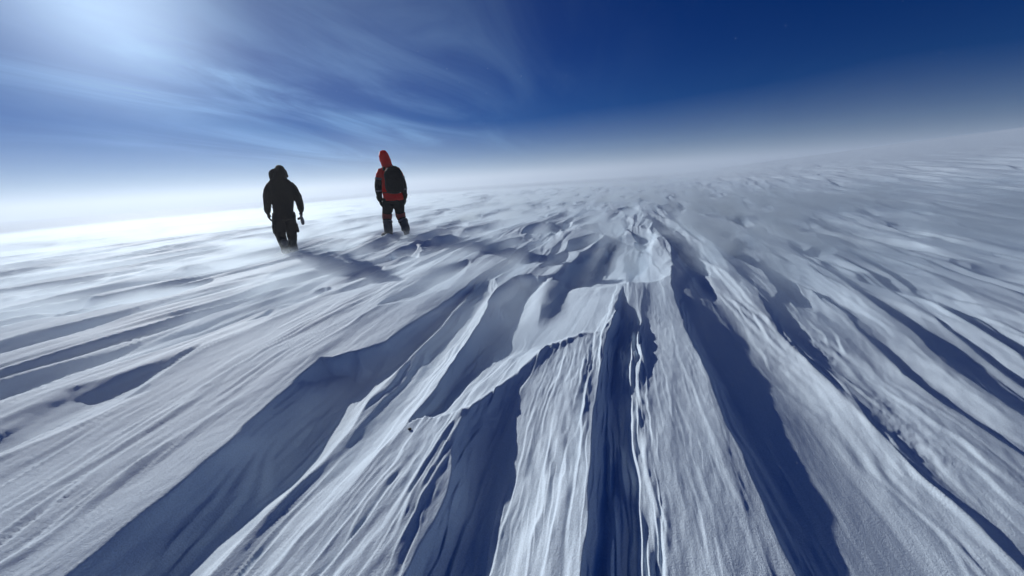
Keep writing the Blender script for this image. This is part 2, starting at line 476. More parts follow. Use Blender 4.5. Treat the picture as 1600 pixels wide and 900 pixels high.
def snow_material():
    m, t, b = mat("wind_packed_snow")
    L = t.links
    tc = t.nodes.new('ShaderNodeTexCoord')
    b.inputs['Roughness'].default_value = 0.76
    b.inputs['Specular IOR Level'].default_value = 0.18
    # faint variation between hard wind crust and fresh drift
    mp = node(t, 'ShaderNodeMapping'); mp.inputs['Scale'].default_value = (2.2, 0.5, 1)
    L.new(tc.outputs['Object'], mp.inputs[0])
    n = node(t, 'ShaderNodeTexNoise', ins={'Scale': 1.0, 'Detail': 4.0, 'Roughness': 0.6})
    L.new(mp.outputs[0], n.inputs['Vector'])
    mix = node(t, 'ShaderNodeMix', data_type='RGBA')
    L.new(n.outputs['Fac'], mix.inputs[0])
    mix.inputs[6].default_value = (0.66, 0.80, 0.93, 1)
    mix.inputs[7].default_value = (0.75, 0.86, 0.96, 1)
    sg = node(t, 'ShaderNodeTexNoise', ins={'Scale': 190.0, 'Detail': 2.0, 'Roughness': 0.8})
    L.new(tc.outputs['Object'], sg.inputs['Vector'])
    sr = node(t, 'ShaderNodeMapRange')
    sr.inputs[1].default_value = 0.3; sr.inputs[2].default_value = 0.7; sr.inputs[3].default_value = 0.84; sr.inputs[4].default_value = 1.10
    L.new(sg.outputs['Fac'], sr.inputs[0])
    gm = node(t, 'ShaderNodeMix', data_type='RGBA', blend_type='MULTIPLY'); gm.inputs[0].default_value = 1.0
    L.new(mix.outputs[2], gm.inputs[6]); L.new(sr.outputs[0], gm.inputs[7])
    L.new(gm.outputs[2], b.inputs['Base Color'])
    # wind scratches and grain
    m2 = node(t, 'ShaderNodeMapping'); m2.inputs['Scale'].default_value = (60, 8.0, 30)
    L.new(tc.outputs['Object'], m2.inputs[0])
    s = node(t, 'ShaderNodeTexNoise', ins={'Scale': 1.0, 'Detail': 4.0, 'Roughness': 0.6, 'Distortion': 0.4})
    L.new(m2.outputs[0], s.inputs['Vector'])
    g = node(t, 'ShaderNodeTexNoise', ins={'Scale': 150.0, 'Detail': 4.0, 'Roughness': 0.75})
    L.new(tc.outputs['Object'], g.inputs['Vector'])
    b1 = node(t, 'ShaderNodeBump'); b1.inputs['Strength'].default_value = 0.5; b1.inputs['Distance'].default_value = 0.0028
    L.new(s.outputs['Fac'], b1.inputs['Height'])
    b2 = node(t, 'ShaderNodeBump'); b2.inputs['Strength'].default_value = 1.0; b2.inputs['Distance'].default_value = 0.0032
    L.new(g.outputs['Fac'], b2.inputs['Height']); L.new(b1.outputs[0], b2.inputs['Normal'])
    L.new(b2.outputs[0], b.inputs['Normal'])
    return m


snow = terrain()
snow.data.materials.append(snow_material())



# ------------------------------------------------------------------ the two walkers
from mathutils import noise as mnoise


def resample(pts, sub):
    P = [Vector(p) for p in pts]
    n = len(P); out = []
    for i in range(n - 1):
        p0 = P[max(i - 1, 0)]; p1 = P[i]; p2 = P[i + 1]; p3 = P[min(i + 2, n - 1)]
        for k in range(sub):
            t = k / sub
            out.append(0.5 * ((2 * p1) + (p2 - p0) * t + (2 * p0 - 5 * p1 + 4 * p2 - p3) * t * t
                              + (3 * p1 - p0 - 3 * p2 + p3) * t ** 3))
    out.append(P[-1])
    return out


def tube(bm, pts, seg=14, sub=4, side=(1, 0, 0), dome=0.5):
    """loft of elliptical rings; pts are (x, y, z, radius along side, radius across)"""
    full = []
    for p in pts:
        p = tuple(p)
        if len(p) == 4:
            p = p + (p[3],)
        full.append(p)
    P = resample(full, sub)
    n = len(P)
    cen = [Vector(p[:3]) for p in P]
    tan = [(cen[min(i + 1, n - 1)] - cen[max(i - 1, 0)]).normalized() for i in range(n)]
    rows = []
    if dome > 0:
        rows.append((cen[0] - tan[0] * P[0][4] * dome, tan[0], P[0][3] * 0.45, P[0][4] * 0.45))
        rows.append((cen[0] - tan[0] * P[0][4] * dome * 0.62, tan[0], P[0][3] * 0.8, P[0][4] * 0.8))
    for i in range(n):
        rows.append((cen[i], tan[i], P[i][3], P[i][4]))
    if dome > 0:
        rows.append((cen[-1] + tan[-1] * P[-1][4] * dome * 0.62, tan[-1], P[-1][3] * 0.8, P[-1][4] * 0.8))
        rows.append((cen[-1] + tan[-1] * P[-1][4] * dome, tan[-1], P[-1][3] * 0.45, P[-1][4] * 0.45))
    rings = []
    for (c, t, ra, rb) in rows:
        s = Vector(side); s = (s - t * s.dot(t))
        if s.length < 1e-4:
            s = Vector((0, 1, 0)) - t * t.y
        s.normalize(); u = t.cross(s)
        rings.append([bm.verts.new(c + s * ra * math.cos(2 * math.pi * k / seg) + u * rb * math.sin(2 * math.pi * k / seg))
                      for k in range(seg)])
    for a, b in zip(rings[:-1], rings[1:]):
        for k in range(seg):
            bm.faces.new((a[k], a[(k + 1) % seg], b[(k + 1) % seg], b[k]))
    bm.faces.new(list(reversed(rings[0])))
    bm.faces.new(rings[-1])


def ball(bm, c, r):
    m = Matrix.Translation(c) @ Matrix.Diagonal((r[0], r[1], r[2], 1))
    bmesh.ops.create_icosphere(bm, subdivisions=3, radius=1.0, matrix=m)


def shell(name, bm, material, parent=None, voxel=0.016, folds=0.0, fold_scale=(9, 9, 5), seed=0, smooth=2):
    """weld overlapping lofts into one continuous skin and press folds into it"""
    bmesh.ops.recalc_face_normals(bm, faces=bm.faces)
    me = bpy.data.meshes.new(name)
    bm.to_mesh(me); bm.free()
    tmp = bpy.data.objects.new(name + "_tmp", me)
    COL.objects.link(tmp)
    r = tmp.modifiers.new("r", 'REMESH'); r.mode = 'VOXEL'; r.voxel_size = voxel
    if smooth:
        sm = tmp.modifiers.new("s", 'SMOOTH'); sm.factor = 0.5; sm.iterations = smooth
    dg = bpy.context.evaluated_depsgraph_get()
    out = bpy.data.meshes.new_from_object(tmp.evaluated_get(dg))
    bpy.data.objects.remove(tmp); bpy.data.meshes.remove(me)
    if folds:
        nv = [v.normal.copy() for v in out.vertices]
        for v, n in zip(out.vertices, nv):
            p = Vector((v.co.x * fold_scale[0], v.co.y * fold_scale[1], v.co.z * fold_scale[2])) + Vector((seed * 3.7, 1.3 * seed, 0))
            a = mnoise.noise(p); b = mnoise.noise(p * 2.3 + Vector((5, 2, 1)))
            v.co += n * folds * ((1 - 2 * abs(a)) * 0.8 + 0.5 * b)
    out.polygons.foreach_set('use_smooth', [True] * len(out.polygons))
    out.update()
    out.name = name
    o = bpy.data.objects.new(name, out)
    COL.objects.link(o)
    out.materials.clear()
    out.materials.append(material)
    if parent:
        o.parent = parent
    return o


def cloth(name, col, rough=0.85, spec=0.25, scale=90.0, vary=0.35):
    m, t, b = mat(name)
    L = t.links
    tc = t.nodes.new('ShaderNodeTexCoord')
    n = node(t, 'ShaderNodeTexNoise', ins={'Scale': 6.0, 'Detail': 5.0, 'Roughness': 0.65})
    L.new(tc.outputs['Object'], n.inputs['Vector'])
    mix = node(t, 'ShaderNodeMix', data_type='RGBA')
    L.new(n.outputs['Fac'], mix.inputs[0])
    mix.inputs[6].default_value = tuple(c * (1 - vary) for c in col) + (1,)
    mix.inputs[7].default_value = tuple(min(1, c * (1 + vary)) for c in col) + (1,)
    L.new(mix.outputs[2], b.inputs['Base Color'])
    b.inputs['Roughness'].default_value = rough
    b.inputs['Specular IOR Level'].default_value = spec
    w = node(t, 'ShaderNodeTexNoise', ins={'Scale': scale, 'Detail': 2.0})
    L.new(tc.outputs['Object'], w.inputs['Vector'])
    bp = node(t, 'ShaderNodeBump'); bp.inputs['Strength'].default_value = 0.3; bp.inputs['Distance'].default_value = 0.004
    L.new(w.outputs['Fac'], bp.inputs['Height']); L.new(bp.outputs[0], b.inputs['Normal'])
    return m


M_SKIN = cloth("skin", (0.50, 0.30, 0.22), 0.5, 0.4, 200, 0.08)
M_BLACK = cloth("black_shell_fabric", (0.005, 0.005, 0.006), 0.75, 0.2)
M_TROUSER = cloth("dark_trouser_fabric", (0.009, 0.0095, 0.011), 0.85, 0.2)
M_FUR = cloth("dark_hood_trim", (0.020, 0.017, 0.015), 0.95, 0.1, 150)
M_RED = cloth("red_shell_fabric", (0.95, 0.018, 0.014), 0.6, 0.3)
def backlit(m, col, amount):
    t = m.node_tree
    b = next(n for n in t.nodes if n.type == 'BSDF_PRINCIPLED')
    out = next(n for n in t.nodes if n.type == 'OUTPUT_MATERIAL')
    tr = t.nodes.new('ShaderNodeBsdfTranslucent'); tr.inputs['Color'].default_value = col + (1,)
    mx = t.nodes.new('ShaderNodeMixShader'); mx.inputs[0].default_value = amount
    t.links.new(b.outputs[0], mx.inputs[1]); t.links.new(tr.outputs[0], mx.inputs[2])
    t.links.new(mx.outputs[0], out.inputs['Surface'])


backlit(M_RED, (0.95, 0.03, 0.02), 0.35)     # thin nylon lets the low sun through
M_REDPANEL = cloth("dull_red_panel", (0.20, 0.030, 0.028), 0.8, 0.2)
M_REFLECT = cloth("grey_reflective_tape", (0.11, 0.10, 0.11), 0.4, 0.5)
M_BOOT = cloth("grey_boot", (0.055, 0.055, 0.062), 0.7, 0.3)
M_SOLE = cloth("rubber_sole", (0.012, 0.012, 0.013), 0.8, 0.3)
M_PACK = cloth("black_pack_nylon", (0.005, 0.005, 0.006), 0.7, 0.25)
M_GREY = cloth("grey_knit", (0.16, 0.15, 0.15), 0.95, 0.1)


def body_mesh(J, parent_name, seed):
    bm = bmesh.new()
    h = J['head']
    tube(bm, J['torso_in'], 16)
    tube(bm, [J['neck_lo'] + (0.06,), J['neck_hi'] + (0.055,)], 12)
    # skull, jaw, nose, ears
    ball(bm, h, (0.076, 0.095, 0.112))
    ball(bm, h + Vector((0, 0.045, -0.065)), (0.052, 0.052, 0.05))
    ball(bm, h + Vector((0, 0.10, -0.015)), (0.013, 0.022, 0.024))
    for sx in (-1, 1):
        ball(bm, h + Vector((sx * 0.078, 0.0, -0.01)), (0.010, 0.022, 0.032))
    for arm in ('arm_l', 'arm_r'):
        tube(bm, [(x, y, z, r * 0.62) for (x, y, z, r) in J[arm]], 12)
        w = Vector(J[arm][-1][:3]); hd = Vector(J[arm.replace('arm', 'hand')])
        e = w + (hd - w) * 0.7
        tube(bm, [tuple(w) + (0.03, 0.022), tuple(e) + (0.032, 0.018)], 10)
    for leg in ('leg_l', 'leg_r'):
        tube(bm, [(x, y, z, r * 0.68) for (x, y, z, r) in J[leg]], 12)
    return shell("person", bm, M_SKIN, None, 0.017, 0, smooth=3)


def glove(J, side, parent, material):
    bm = bmesh.new()
    w = Vector(J['arm_' + side][-1][:3]); h = Vector(J['hand_' + side])
    d = (h - w).normalized()
    s = 1 if side == 'r' else -1
    fw = Vector((0, 1, 0)); fw = (fw - d * fw.dot(d)).normalized()     # across the palm, thumb to the front
    out = d.cross(fw).normalized() * s
    inw = Vector((-s, 0, 0)); inw = (inw - d * inw.dot(d) - fw * inw.dot(fw)).normalized()
    tube(bm, [tuple(w - d * 0.03) + (0.052, 0.052), tuple(w + d * 0.03) + (0.042, 0.040)], 12, 3)
    tube(bm, [tuple(w + d * 0.02) + (0.036, 0.026), tuple(w + d * 0.07) + (0.048, 0.024), tuple(w + d * 0.105) + (0.046, 0.022)], 12, 3, side=fw)
    for k, (off, ln) in enumerate([(0.036, 0.066), (0.013, 0.074), (-0.011, 0.070), (-0.034, 0.055)]):
        a = w + d * 0.10 + fw * off
        b = a + d * ln * 0.5 + inw * 0.008
        c = b + d * ln * 0.36 + inw * 0.026
        e = c + d * ln * 0.10 + inw * 0.026
        tube(bm, [tuple(a) + (0.0115,), tuple(b) + (0.0115,), tuple(c) + (0.0108,), tuple(e) + (0.0095,)], 8, 2)
    a = w + d * 0.035 + fw * 0.034
    b = a + d * 0.035 + fw * 0.024 + inw * 0.012
    c = b + d * 0.034 + fw * 0.004 + inw * 0.014
    tube(bm, [tuple(a) + (0.016,), tuple(b) + (0.0135,), tuple(c) + (0.011,)], 8, 2)
    for v in bm.verts:
        v.co = w + (v.co - w) * 1.3
    return shell("glove", bm, material, parent, 0.0078, 0.0, smooth=1)


def boot(J, side, parent, toe_angle, material):
    a = Vector(J['leg_' + side][-1][:3]); g = J['foot_z_' + side]
    R = Matrix.Rotation(toe_angle, 3, 'Z')
    f = R @ Vector((0, 1, 0))
    base = Vector((a.x, a.y, g))

    def at(fwd, up, r1, r2):
        p = base + f * fwd + Vector((0, 0, up))
        return tuple(p) + (r1, r2)
    bm = bmesh.new()
    tube(bm, [tuple(a + Vector((0, 0, 0.16))) + (0.078, 0.082), tuple(a + Vector((0, 0, 0.06))) + (0.070, 0.075), at(-0.01, 0.09, 0.062, 0.070)], 12, 3)
    tube(bm, [at(-0.075, 0.055, 0.044, 0.045), at(0.02, 0.065, 0.052, 0.052), at(0.11, 0.052, 0.056, 0.044), at(0.18, 0.045, 0.046, 0.034)], 12, 3, side=R @ Vector((1, 0, 0)))
    o = shell("boot", bm, material, parent, 0.011, 0.0, smooth=2)
    bs = bmesh.new()
    tube(bs, [at(-0.085, 0.016, 0.044, 0.016), at(0.02, 0.016, 0.048, 0.016), at(0.11, 0.016, 0.058, 0.016), at(0.20, 0.018, 0.044, 0.014)], 12, 3, side=R @ Vector((1, 0, 0)), dome=0.8)
    shell("sole", bs, M_SOLE, o, 0.009, 0.0, smooth=0)
    return o


def band(name, p, d, r, w, material, parent, side=(1, 0, 0), rb=None):
    """a strip of tape round a limb"""
    bm = bmesh.new()
    p = Vector(p); d = Vector(d).normalized()
    s = Vector(side); s = (s - d * s.dot(d)).normalized(); u = d.cross(s)
    rb = rb or r
    prof = [(-w / 2, 0.0), (-w / 2, 0.004), (w / 2, 0.004), (w / 2, 0.0)]
    n = 20; rings = []
    for k in range(n):
        a = 2 * math.pi * k / n
        rings.append([bm.verts.new(p + d * h + s * (r + o) * math.cos(a) + u * (rb + o) * math.sin(a)) for (h, o) in prof])
    for k in range(n):
        A = rings[k]; B = rings[(k + 1) % n]
        for i in range(4):
            bm.faces.new((A[i], B[i], B[(i + 1) % 4], A[(i + 1) % 4]))
    bmesh.ops.recalc_face_normals(bm, faces=bm.faces)
    me = bpy.data.meshes.new(name); bm.to_mesh(me); bm.free()
    me.materials.append(material)
    o = bpy.data.objects.new(name, me); COL.objects.link(o); o.parent = parent
    return o


def lerp4(a, b, t):
    return tuple(a[i] + (b[i] - a[i]) * t for i in range(4))


def place(o, x, y, lean_side, lean_fwd, yaw_extra, sink, size=1.0, slim=1.0):
    z = float(snow_height(np.array([x]), np.array([y]))[0])
    o.scale = (size * slim, size, size)
    o.location = (x, y, z - sink)
    o.rotation_euler = Euler((rad(-lean_fwd), rad(lean_side), math.atan2(-x, y) + rad(yaw_extra)), 'XYZ')
    return z


# --- walker in black, mid-stride, head bowed into the wind
J1 = dict(
    torso_in=[(0.0, 0, 0.80, 0.15, 0.11), (0.02, 0, 1.0, 0.14, 0.10), (0.05, 0.01, 1.25, 0.17, 0.11), (0.07, 0.02, 1.40, 0.15, 0.09)],
    neck_lo=(0.08, 0.03, 1.42), neck_hi=(0.09, 0.06, 1.54), head=Vector((0.125, 0.085, 1.645)),
    arm_l=[(-0.12, 0.01, 1.375, 0.085), (-0.195, -0.01, 1.26, 0.086), (-0.250, -0.02, 1.09, 0.074), (-0.285, 0.03, 0.93, 0.058)],
    arm_r=[(0.25, 0.01, 1.375, 0.090), (0.315, -0.02, 1.26, 0.090), (0.362, -0.03, 1.09, 0.080), (0.372, 0.04, 0.90, 0.066)],
    hand_l=(-0.285, 0.06, 0.79), hand_r=(0.350, 0.09, 0.76),
    leg_l=[(-0.085, 0.0, 0.84, 0.135), (-0.12, 0.03, 0.66, 0.130), (-0.145, 0.04, 0.46, 0.105), (-0.10, -0.10, 0.16, 0.085)],
    leg_r=[(0.10, 0.0, 0.84, 0.135), (0.10, 0.08, 0.66, 0.130), (0.085, 0.16, 0.47, 0.105), (0.045, 0.14, 0.16, 0.085)],
    foot_z_l=0.03, foot_z_r=0.0,
)
p1 = body_mesh(J1, 'person', 1)
bm = bmesh.new()
tube(bm, [(0.0, 0, 0.74, 0.220, 0.185), (0.015, 0, 0.88, 0.200, 0.175), (0.04, 0.0, 1.05, 0.210, 0.180), (0.065, 0.01, 1.26, 0.255, 0.180),
          (0.075, 0.01, 1.40, 0.240, 0.165), (0.080, 0.03, 1.47, 0.180, 0.145), (0.085, 0.04, 1.53, 0.140, 0.130)], 22, 5, dome=0.12)
tube(bm, J1['arm_l'], 16, 5, dome=0.3)
tube(bm, J1['arm_r'], 16, 5, dome=0.3)
jacket1 = shell("jacket", bm, M_BLACK, p1, 0.014, 0.011, (8, 8, 6), 1)
bm = bmesh.new()
tube(bm, [(0.08, 0.02, 1.46, 0.165, 0.140), (0.10, 0.05, 1.55, 0.130, 0.145), (0.125, 0.07, 1.64, 0.112, 0.138), (0.128, 0.07, 1.715, 0.085, 0.105)], 18, 4, dome=0.45)
hood1 = shell("hood", bm, M_BLACK, p1, 0.012, 0.007, (12, 12, 12), 2)
bm = bmesh.new()
tube(bm, [(-0.055, 0.02, 1.50, 0.050), (-0.045, 0.06, 1.57, 0.062), (-0.030, 0.09, 1.625, 0.062), (0.02, 0.12, 1.67, 0.045)], 12, 4)
tube(bm, [(0.02, 0.15, 1.68, 0.03), (0.13, 0.17, 1.735, 0.03), (0.22, 0.15, 1.66, 0.028), (0.235, 0.12, 1.55, 0.028)], 10, 4, side=(0, 1, 0))
shell("hood_trim", bm, M_FUR, hood1, 0.010, 0.010, (45, 45, 45), 3, smooth=1)
bm = bmesh.new()
tube(bm, [(0.0, 0, 0.74, 0.225, 0.165), (0.0, 0, 0.86, 0.215, 0.165)], 20, 3, dome=0.2)
for leg in ('leg_l', 'leg_r'):
    L_ = J1[leg]
    tube(bm, list(L_[:3]) + [lerp4(L_[2], L_[3], 0.75), (L_[3][0], L_[3][1], L_[3][2] - 0.06, 0.092)], 16, 5, dome=0.1)
trousers1 = shell("trousers", bm, M_TROUSER, p1, 0.014, 0.012, (7, 7, 10), 4)
for (px_, py_, pz_) in ((-0.245, 0.02, 0.56), (0.215, 0.08, 0.54)):
    bm = bmesh.new()
    tube(bm, [(px_, py_, pz_ + 0.08, 0.026, 0.070), (px_, py_, pz_ - 0.07, 0.034, 0.078)], 12, 3, dome=0.2)
    shell("cargo_pocket", bm, M_TROUSER, trousers1, 0.010, 0.004, (14, 14, 14), 5, smooth=1)
glove(J1, 'l', p1, M_BLACK)
glove(J1, 'r', p1, M_BLACK)
boot(J1, 'l', p1, rad(8), M_BOOT)
boot(J1, 'r', p1, rad(-6), M_BOOT)
bm = bmesh.new()
tube(bm, [(0.335, 0.02, 0.80, 0.012), (0.345, 0.02, 0.74, 0.030, 0.022), (0.35, 0.02, 0.66, 0.040, 0.026), (0.345, 0.02, 0.60, 0.030, 0.022)], 10, 3)
shell("hanging_mitten", bm, M_GREY, jacket1, 0.008, 0.002, (20, 20, 20), 6, smooth=1)
bm = bmesh.new()
tube(bm, [(-0.225, -0.02, 1.01, 0.008), (-0.185, -0.06, 0.985, 0.008), (-0.16, -0.08, 0.94, 0.008)], 8, 3)
shell("drawcord", bm, M_BLACK, jacket1, 0.005, 0.0, smooth=0)
p1['label'] = 'person in a black hooded parka, mid-stride with head bowed, walking away'
p1['category'] = 'person'
p1['group'] = 'walkers crossing the snow'

# --- walker in red, standing with feet apart, hood up, pack on the back
J2 = dict(
    torso_in=[(0.02, 0, 0.80, 0.14, 0.10), (0.02, 0, 1.0, 0.13, 0.10), (0.01, 0.01, 1.25, 0.16, 0.11), (0.0, 0.02, 1.40, 0.14, 0.09)],
    neck_lo=(-0.005, 0.02, 1.42), neck_hi=(-0.03, 0.04, 1.54), head=Vector((-0.045, 0.05, 1.635)),
    arm_l=[(-0.13, 0.01, 1.385, 0.085), (-0.195, -0.02, 1.27, 0.082), (-0.25, -0.04, 1.06, 0.070), (-0.255, 0.01, 0.82, 0.052)],
    arm_r=[(0.15, 0.01, 1.385, 0.088), (0.215, -0.02, 1.27, 0.085), (0.265, -0.04, 1.06, 0.072), (0.270, 0.02, 0.84, 0.052)],
    hand_l=(-0.24, 0.05, 0.68), hand_r=(0.262, 0.06, 0.70),
    leg_l=[(-0.085, 0.0, 0.80, 0.120), (-0.115, 0.03, 0.62, 0.112), (-0.155, 0.05, 0.43, 0.092), (-0.165, -0.03, 0.16, 0.078)],
    leg_r=[(0.115, 0.0, 0.80, 0.120), (0.125, 0.03, 0.62, 0.112), (0.135, 0.06, 0.43, 0.092), (0.20, -0.02, 0.16, 0.078)],
    foot_z_l=0.0, foot_z_r=0.0,
)
p2 = body_mesh(J2, 'person', 2)
bm = bmesh.new()
tube(bm, [(0.03, 0, 0.765, 0.212, 0.165), (0.025, 0, 0.90, 0.205, 0.160), (0.02, 0.0, 1.10, 0.210, 0.160), (0.01, 0.01, 1.28, 0.215, 0.155),
          (0.0, 0.02, 1.39, 0.185, 0.135), (-0.01, 0.03, 1.48, 0.105, 0.105)], 22, 5, dome=0.12)
for arm in ('arm_l', 'arm_r'):
    A_ = J2[arm]
    tube(bm, [A_[0], A_[1], lerp4(A_[1], A_[2], 0.45)], 16, 5, dome=0.3)
jacket2 = shell("jacket", bm, M_RED, p2, 0.014, 0.010, (8, 8, 6), 7)
for arm in ('arm_l', 'arm_r'):
    A_ = J2[arm]
    bm = bmesh.new()
    a0 = lerp4(A_[1], A_[2], 0.30)
    tube(bm, [a0[:3] + (a0[3] * 1.03,), A_[2][:3] + (A_[2][3] * 1.02,), A_[3]], 16, 5, dome=0.15)
    sl = shell("lower_sleeve", bm, M_BLACK, jacket2, 0.012, 0.008, (9, 9, 7), 8)
    c = lerp4(A_[1], A_[2], 0.26)
    band("reflective_band", c[:3], Vector(A_[2][:3]) - Vector(A_[1][:3]), c[3] + 0.008, 0.045, M_REFLECT, sl)
    c = lerp4(A_[2], A_[3], 0.30)
    band("reflective_band", c[:3], Vector(A_[3][:3]) - Vector(A_[2][:3]), c[3] + 0.008, 0.035, M_REFLECT, sl)
band("hem_tape", (0.028, 0, 0.93), (0, 0, 1), 0.212, 0.028, M_REDPANEL, jacket2, rb=0.167)
bm = bmesh.new()
tube(bm, [(-0.005, 0.02, 1.44, 0.110, 0.108), (-0.02, 0.03, 1.54, 0.108, 0.125), (-0.042, 0.045, 1.63, 0.108, 0.135), (-0.055, 0.04, 1.71, 0.098, 0.120),
          (-0.060, 0.03, 1.765, 0.072, 0.085)], 18, 4, dome=0.4)
hood2 = shell("hood", bm, M_RED, p2, 0.011, 0.007, (11, 11, 9), 9)
bm = bmesh.new()
rim = []
for k in range(13):
    a = rad(-80 + 340 * k / 12)
    rim.append((-0.045 + 0.098 * math.cos(a), 0.155 + 0.01 * math.sin(a), 1.64 + 0.118 * math.sin(a), 0.013, 0.016))
tube(bm, rim, 8, 2, side=(0, 1, 0))
shell("hood_rim", bm, M_RED, hood2, 0.008, 0.0, smooth=1)
bm = bmesh.new()
tube(bm, [(0.015, 0, 0.72, 0.195, 0.148), (0.015, 0, 0.83, 0.190, 0.150)], 20, 3, dome=0.2)
for leg in ('leg_l', 'leg_r'):
    L_ = J2[leg]
    tube(bm, list(L_[:3]) + [lerp4(L_[2], L_[3], 0.7), (L_[3][0], L_[3][1], L_[3][2] - 0.02, 0.086)], 16, 5, dome=0.1)
trousers2 = shell("trousers", bm, M_TROUSER, p2, 0.014, 0.010, (7, 7, 10), 10)
for leg, sx in (('leg_l', -1), ('leg_r', 1)):
    L_ = J2[leg]
    k0 = lerp4(L_[1], L_[2], 0.70); k1 = lerp4(L_[2], L_[3], 0.25)
    bm = bmesh.new()
    tube(bm, [k0[:3] + (k0[3] + 0.009,), L_[2][:3] + (L_[2][3] + 0.012,), k1[:3] + (k1[3] + 0.010,)], 16, 4, dome=0.08)
    kp = shell("knee_panel", bm, M_REDPANEL, trousers2, 0.011, 0.006, (12, 12, 12), 11)
    c = lerp4(L_[2], L_[3], 0.45)
    band("reflective_band", c[:3], Vector(L_[3][:3]) - Vector(L_[2][:3]), c[3] + 0.016, 0.04, M_REFLECT, trousers2)
    bm = bmesh.new()
    c0 = lerp4(L_[2], L_[3], 0.60)
    tube(bm, [c0[:3] + (0.094,), L_[3][:3] + (0.092,), (L_[3][0], L_[3][1], L_[3][2] - 0.07, 0.090)], 16, 4, dome=0.08)
    shell("gaiter", bm, M_BOOT, trousers2, 0.011, 0.006, (12, 12, 12), 12)
glove(J2, 'l', p2, M_BLACK)
glove(J2, 'r', p2, M_BLACK)
boot(J2, 'l', p2, rad(48), M_BOOT)
boot(J2, 'r', p2, rad(-12), M_BOOT)
p2['label'] = 'person in a red hooded jacket and dark trousers, standing with feet apart'
p2['category'] = 'person'
p2['group'] = 'walkers crossing the snow'

# --- the pack on the red walker's back
bm = bmesh.new()
tube(bm, [(0.085, -0.235, 0.93, 0.165, 0.085), (0.085, -0.25, 1.02, 0.185, 0.105), (0.090, -0.25, 1.20, 0.190, 0.110),
          (0.085, -0.235, 1.34, 0.170, 0.095), (0.075, -0.215, 1.42, 0.110, 0.060)], 20, 5, dome=0.35)
pack = shell("backpack", bm, M_PACK, None, 0.013, 0.010, (8, 8, 7), 13)
bm = bmesh.new()
tube(bm, [(0.085, -0.345, 0.98, 0.125, 0.030), (0.09, -0.365, 1.08, 0.135, 0.040), (0.09, -0.360, 1.18, 0.125, 0.030)], 16, 4, dome=0.3)
shell("front_pocket", bm, M_PACK, pack, 0.011, 0.006, (12, 12, 12), 14)
for sx in (-0.085, 0.155):
    bm = bmesh.new()
    tube(bm, [(sx, -0.16, 1.38, 0.028, 0.010), (sx, -0.06, 1.455, 0.028, 0.010), (sx - 0.01, 0.06, 1.455, 0.028, 0.010), (sx * 1.05, 0.165, 1.36, 0.028, 0.010),
              (sx * 1.2, 0.195, 1.18, 0.026, 0.010), (sx * 1.5, 0.15, 1.02, 0.018, 0.008)], 10, 4)
    shell("shoulder_strap", bm, M_PACK, pack, 0.009, 0.0, smooth=1)
bm = bmesh.new()
tube(bm, [(0.05, -0.20, 1.42, 0.008), (0.065, -0.205, 1.47, 0.008), (0.10, -0.205, 1.47, 0.008), (0.115, -0.20, 1.42, 0.008)], 8, 4)
shell("haul_loop", bm, M_PACK, pack, 0.005, 0.0, smooth=0)
pack['label'] = 'black backpack on the back of the person in the red jacket'
pack['category'] = 'backpack'

place(p1, -7.04, 6.38, -0.5, 4.0, 0.0, 0.05, 1.05, 0.88)
place(p2, -5.27, 7.62, 0.6, 2.0, 0.0, 0.03, 1.01)
pack.location = p2.location
pack.rotation_euler = p2.rotation_euler
pack.scale = p2.scale

# --- a dark pebble on the crust
def pebble():
    bm = bmesh.new()
    bmesh.ops.create_icosphere(bm, subdivisions=2, radius=0.0075)
    for v in bm.verts:
        k = 1 + 0.35 * mnoise.noise(v.co * 180)
        v.co = Vector((v.co.x * k * 1.25, v.co.y * k, v.co.z * k * 0.7))
    me = bpy.data.meshes.new("pebble"); bm.to_mesh(me); bm.free()
    me.materials.append(cloth("dark_stone", (0.06, 0.055, 0.05), 0.9, 0.2))
    o = bpy.data.objects.new("pebble", me); COL.objects.link(o)
    x, y = -1.03, 1.37
    o.location = (x, y, float(snow_height(np.array([x]), np.array([y]))[0]) + 0.003)
    o['label'] = 'tiny dark pebble lying alone on the bright snow crust'
    o['category'] = 'pebble'


pebble()

# ------------------------------------------------------------------ air full of fine blown snow
def haze_box():
    bm = bmesh.new()
    bmesh.ops.create_cube(bm, size=1.0)
    me = bpy.data.meshes.new("haze")
    bm.to_mesh(me); bm.free()
    o = bpy.data.objects.new("haze", me)
    COL.objects.link(o)
    z0, z1 = -12.0, HAZE_TOP
    o.location = (0, 0, (z0 + z1) / 2)
    o.scale = (900, 900, z1 - z0)
    o['kind'] = 'stuff'
    m = bpy.data.materials.new("blown_snow_air")
    m.use_nodes = True
    t = m.node_tree
    t.nodes.clear()
    out = t.nodes.new('ShaderNodeOutputMaterial')
    v = t.nodes.new('ShaderNodeVolumePrincipled')
    v.inputs['Color'].default_value = (0.93, 0.96, 1.0, 1)
    v.inputs['Density'].default_value = HAZE_DENSITY
    v.inputs['Anisotropy'].default_value = 0.55
    t.links.new(v.outputs[0], out.inputs['Volume'])
    me.materials.append(m)
    return o


HAZE_TOP = 3.0
HAZE_DENSITY = 0.0012
haze_box()


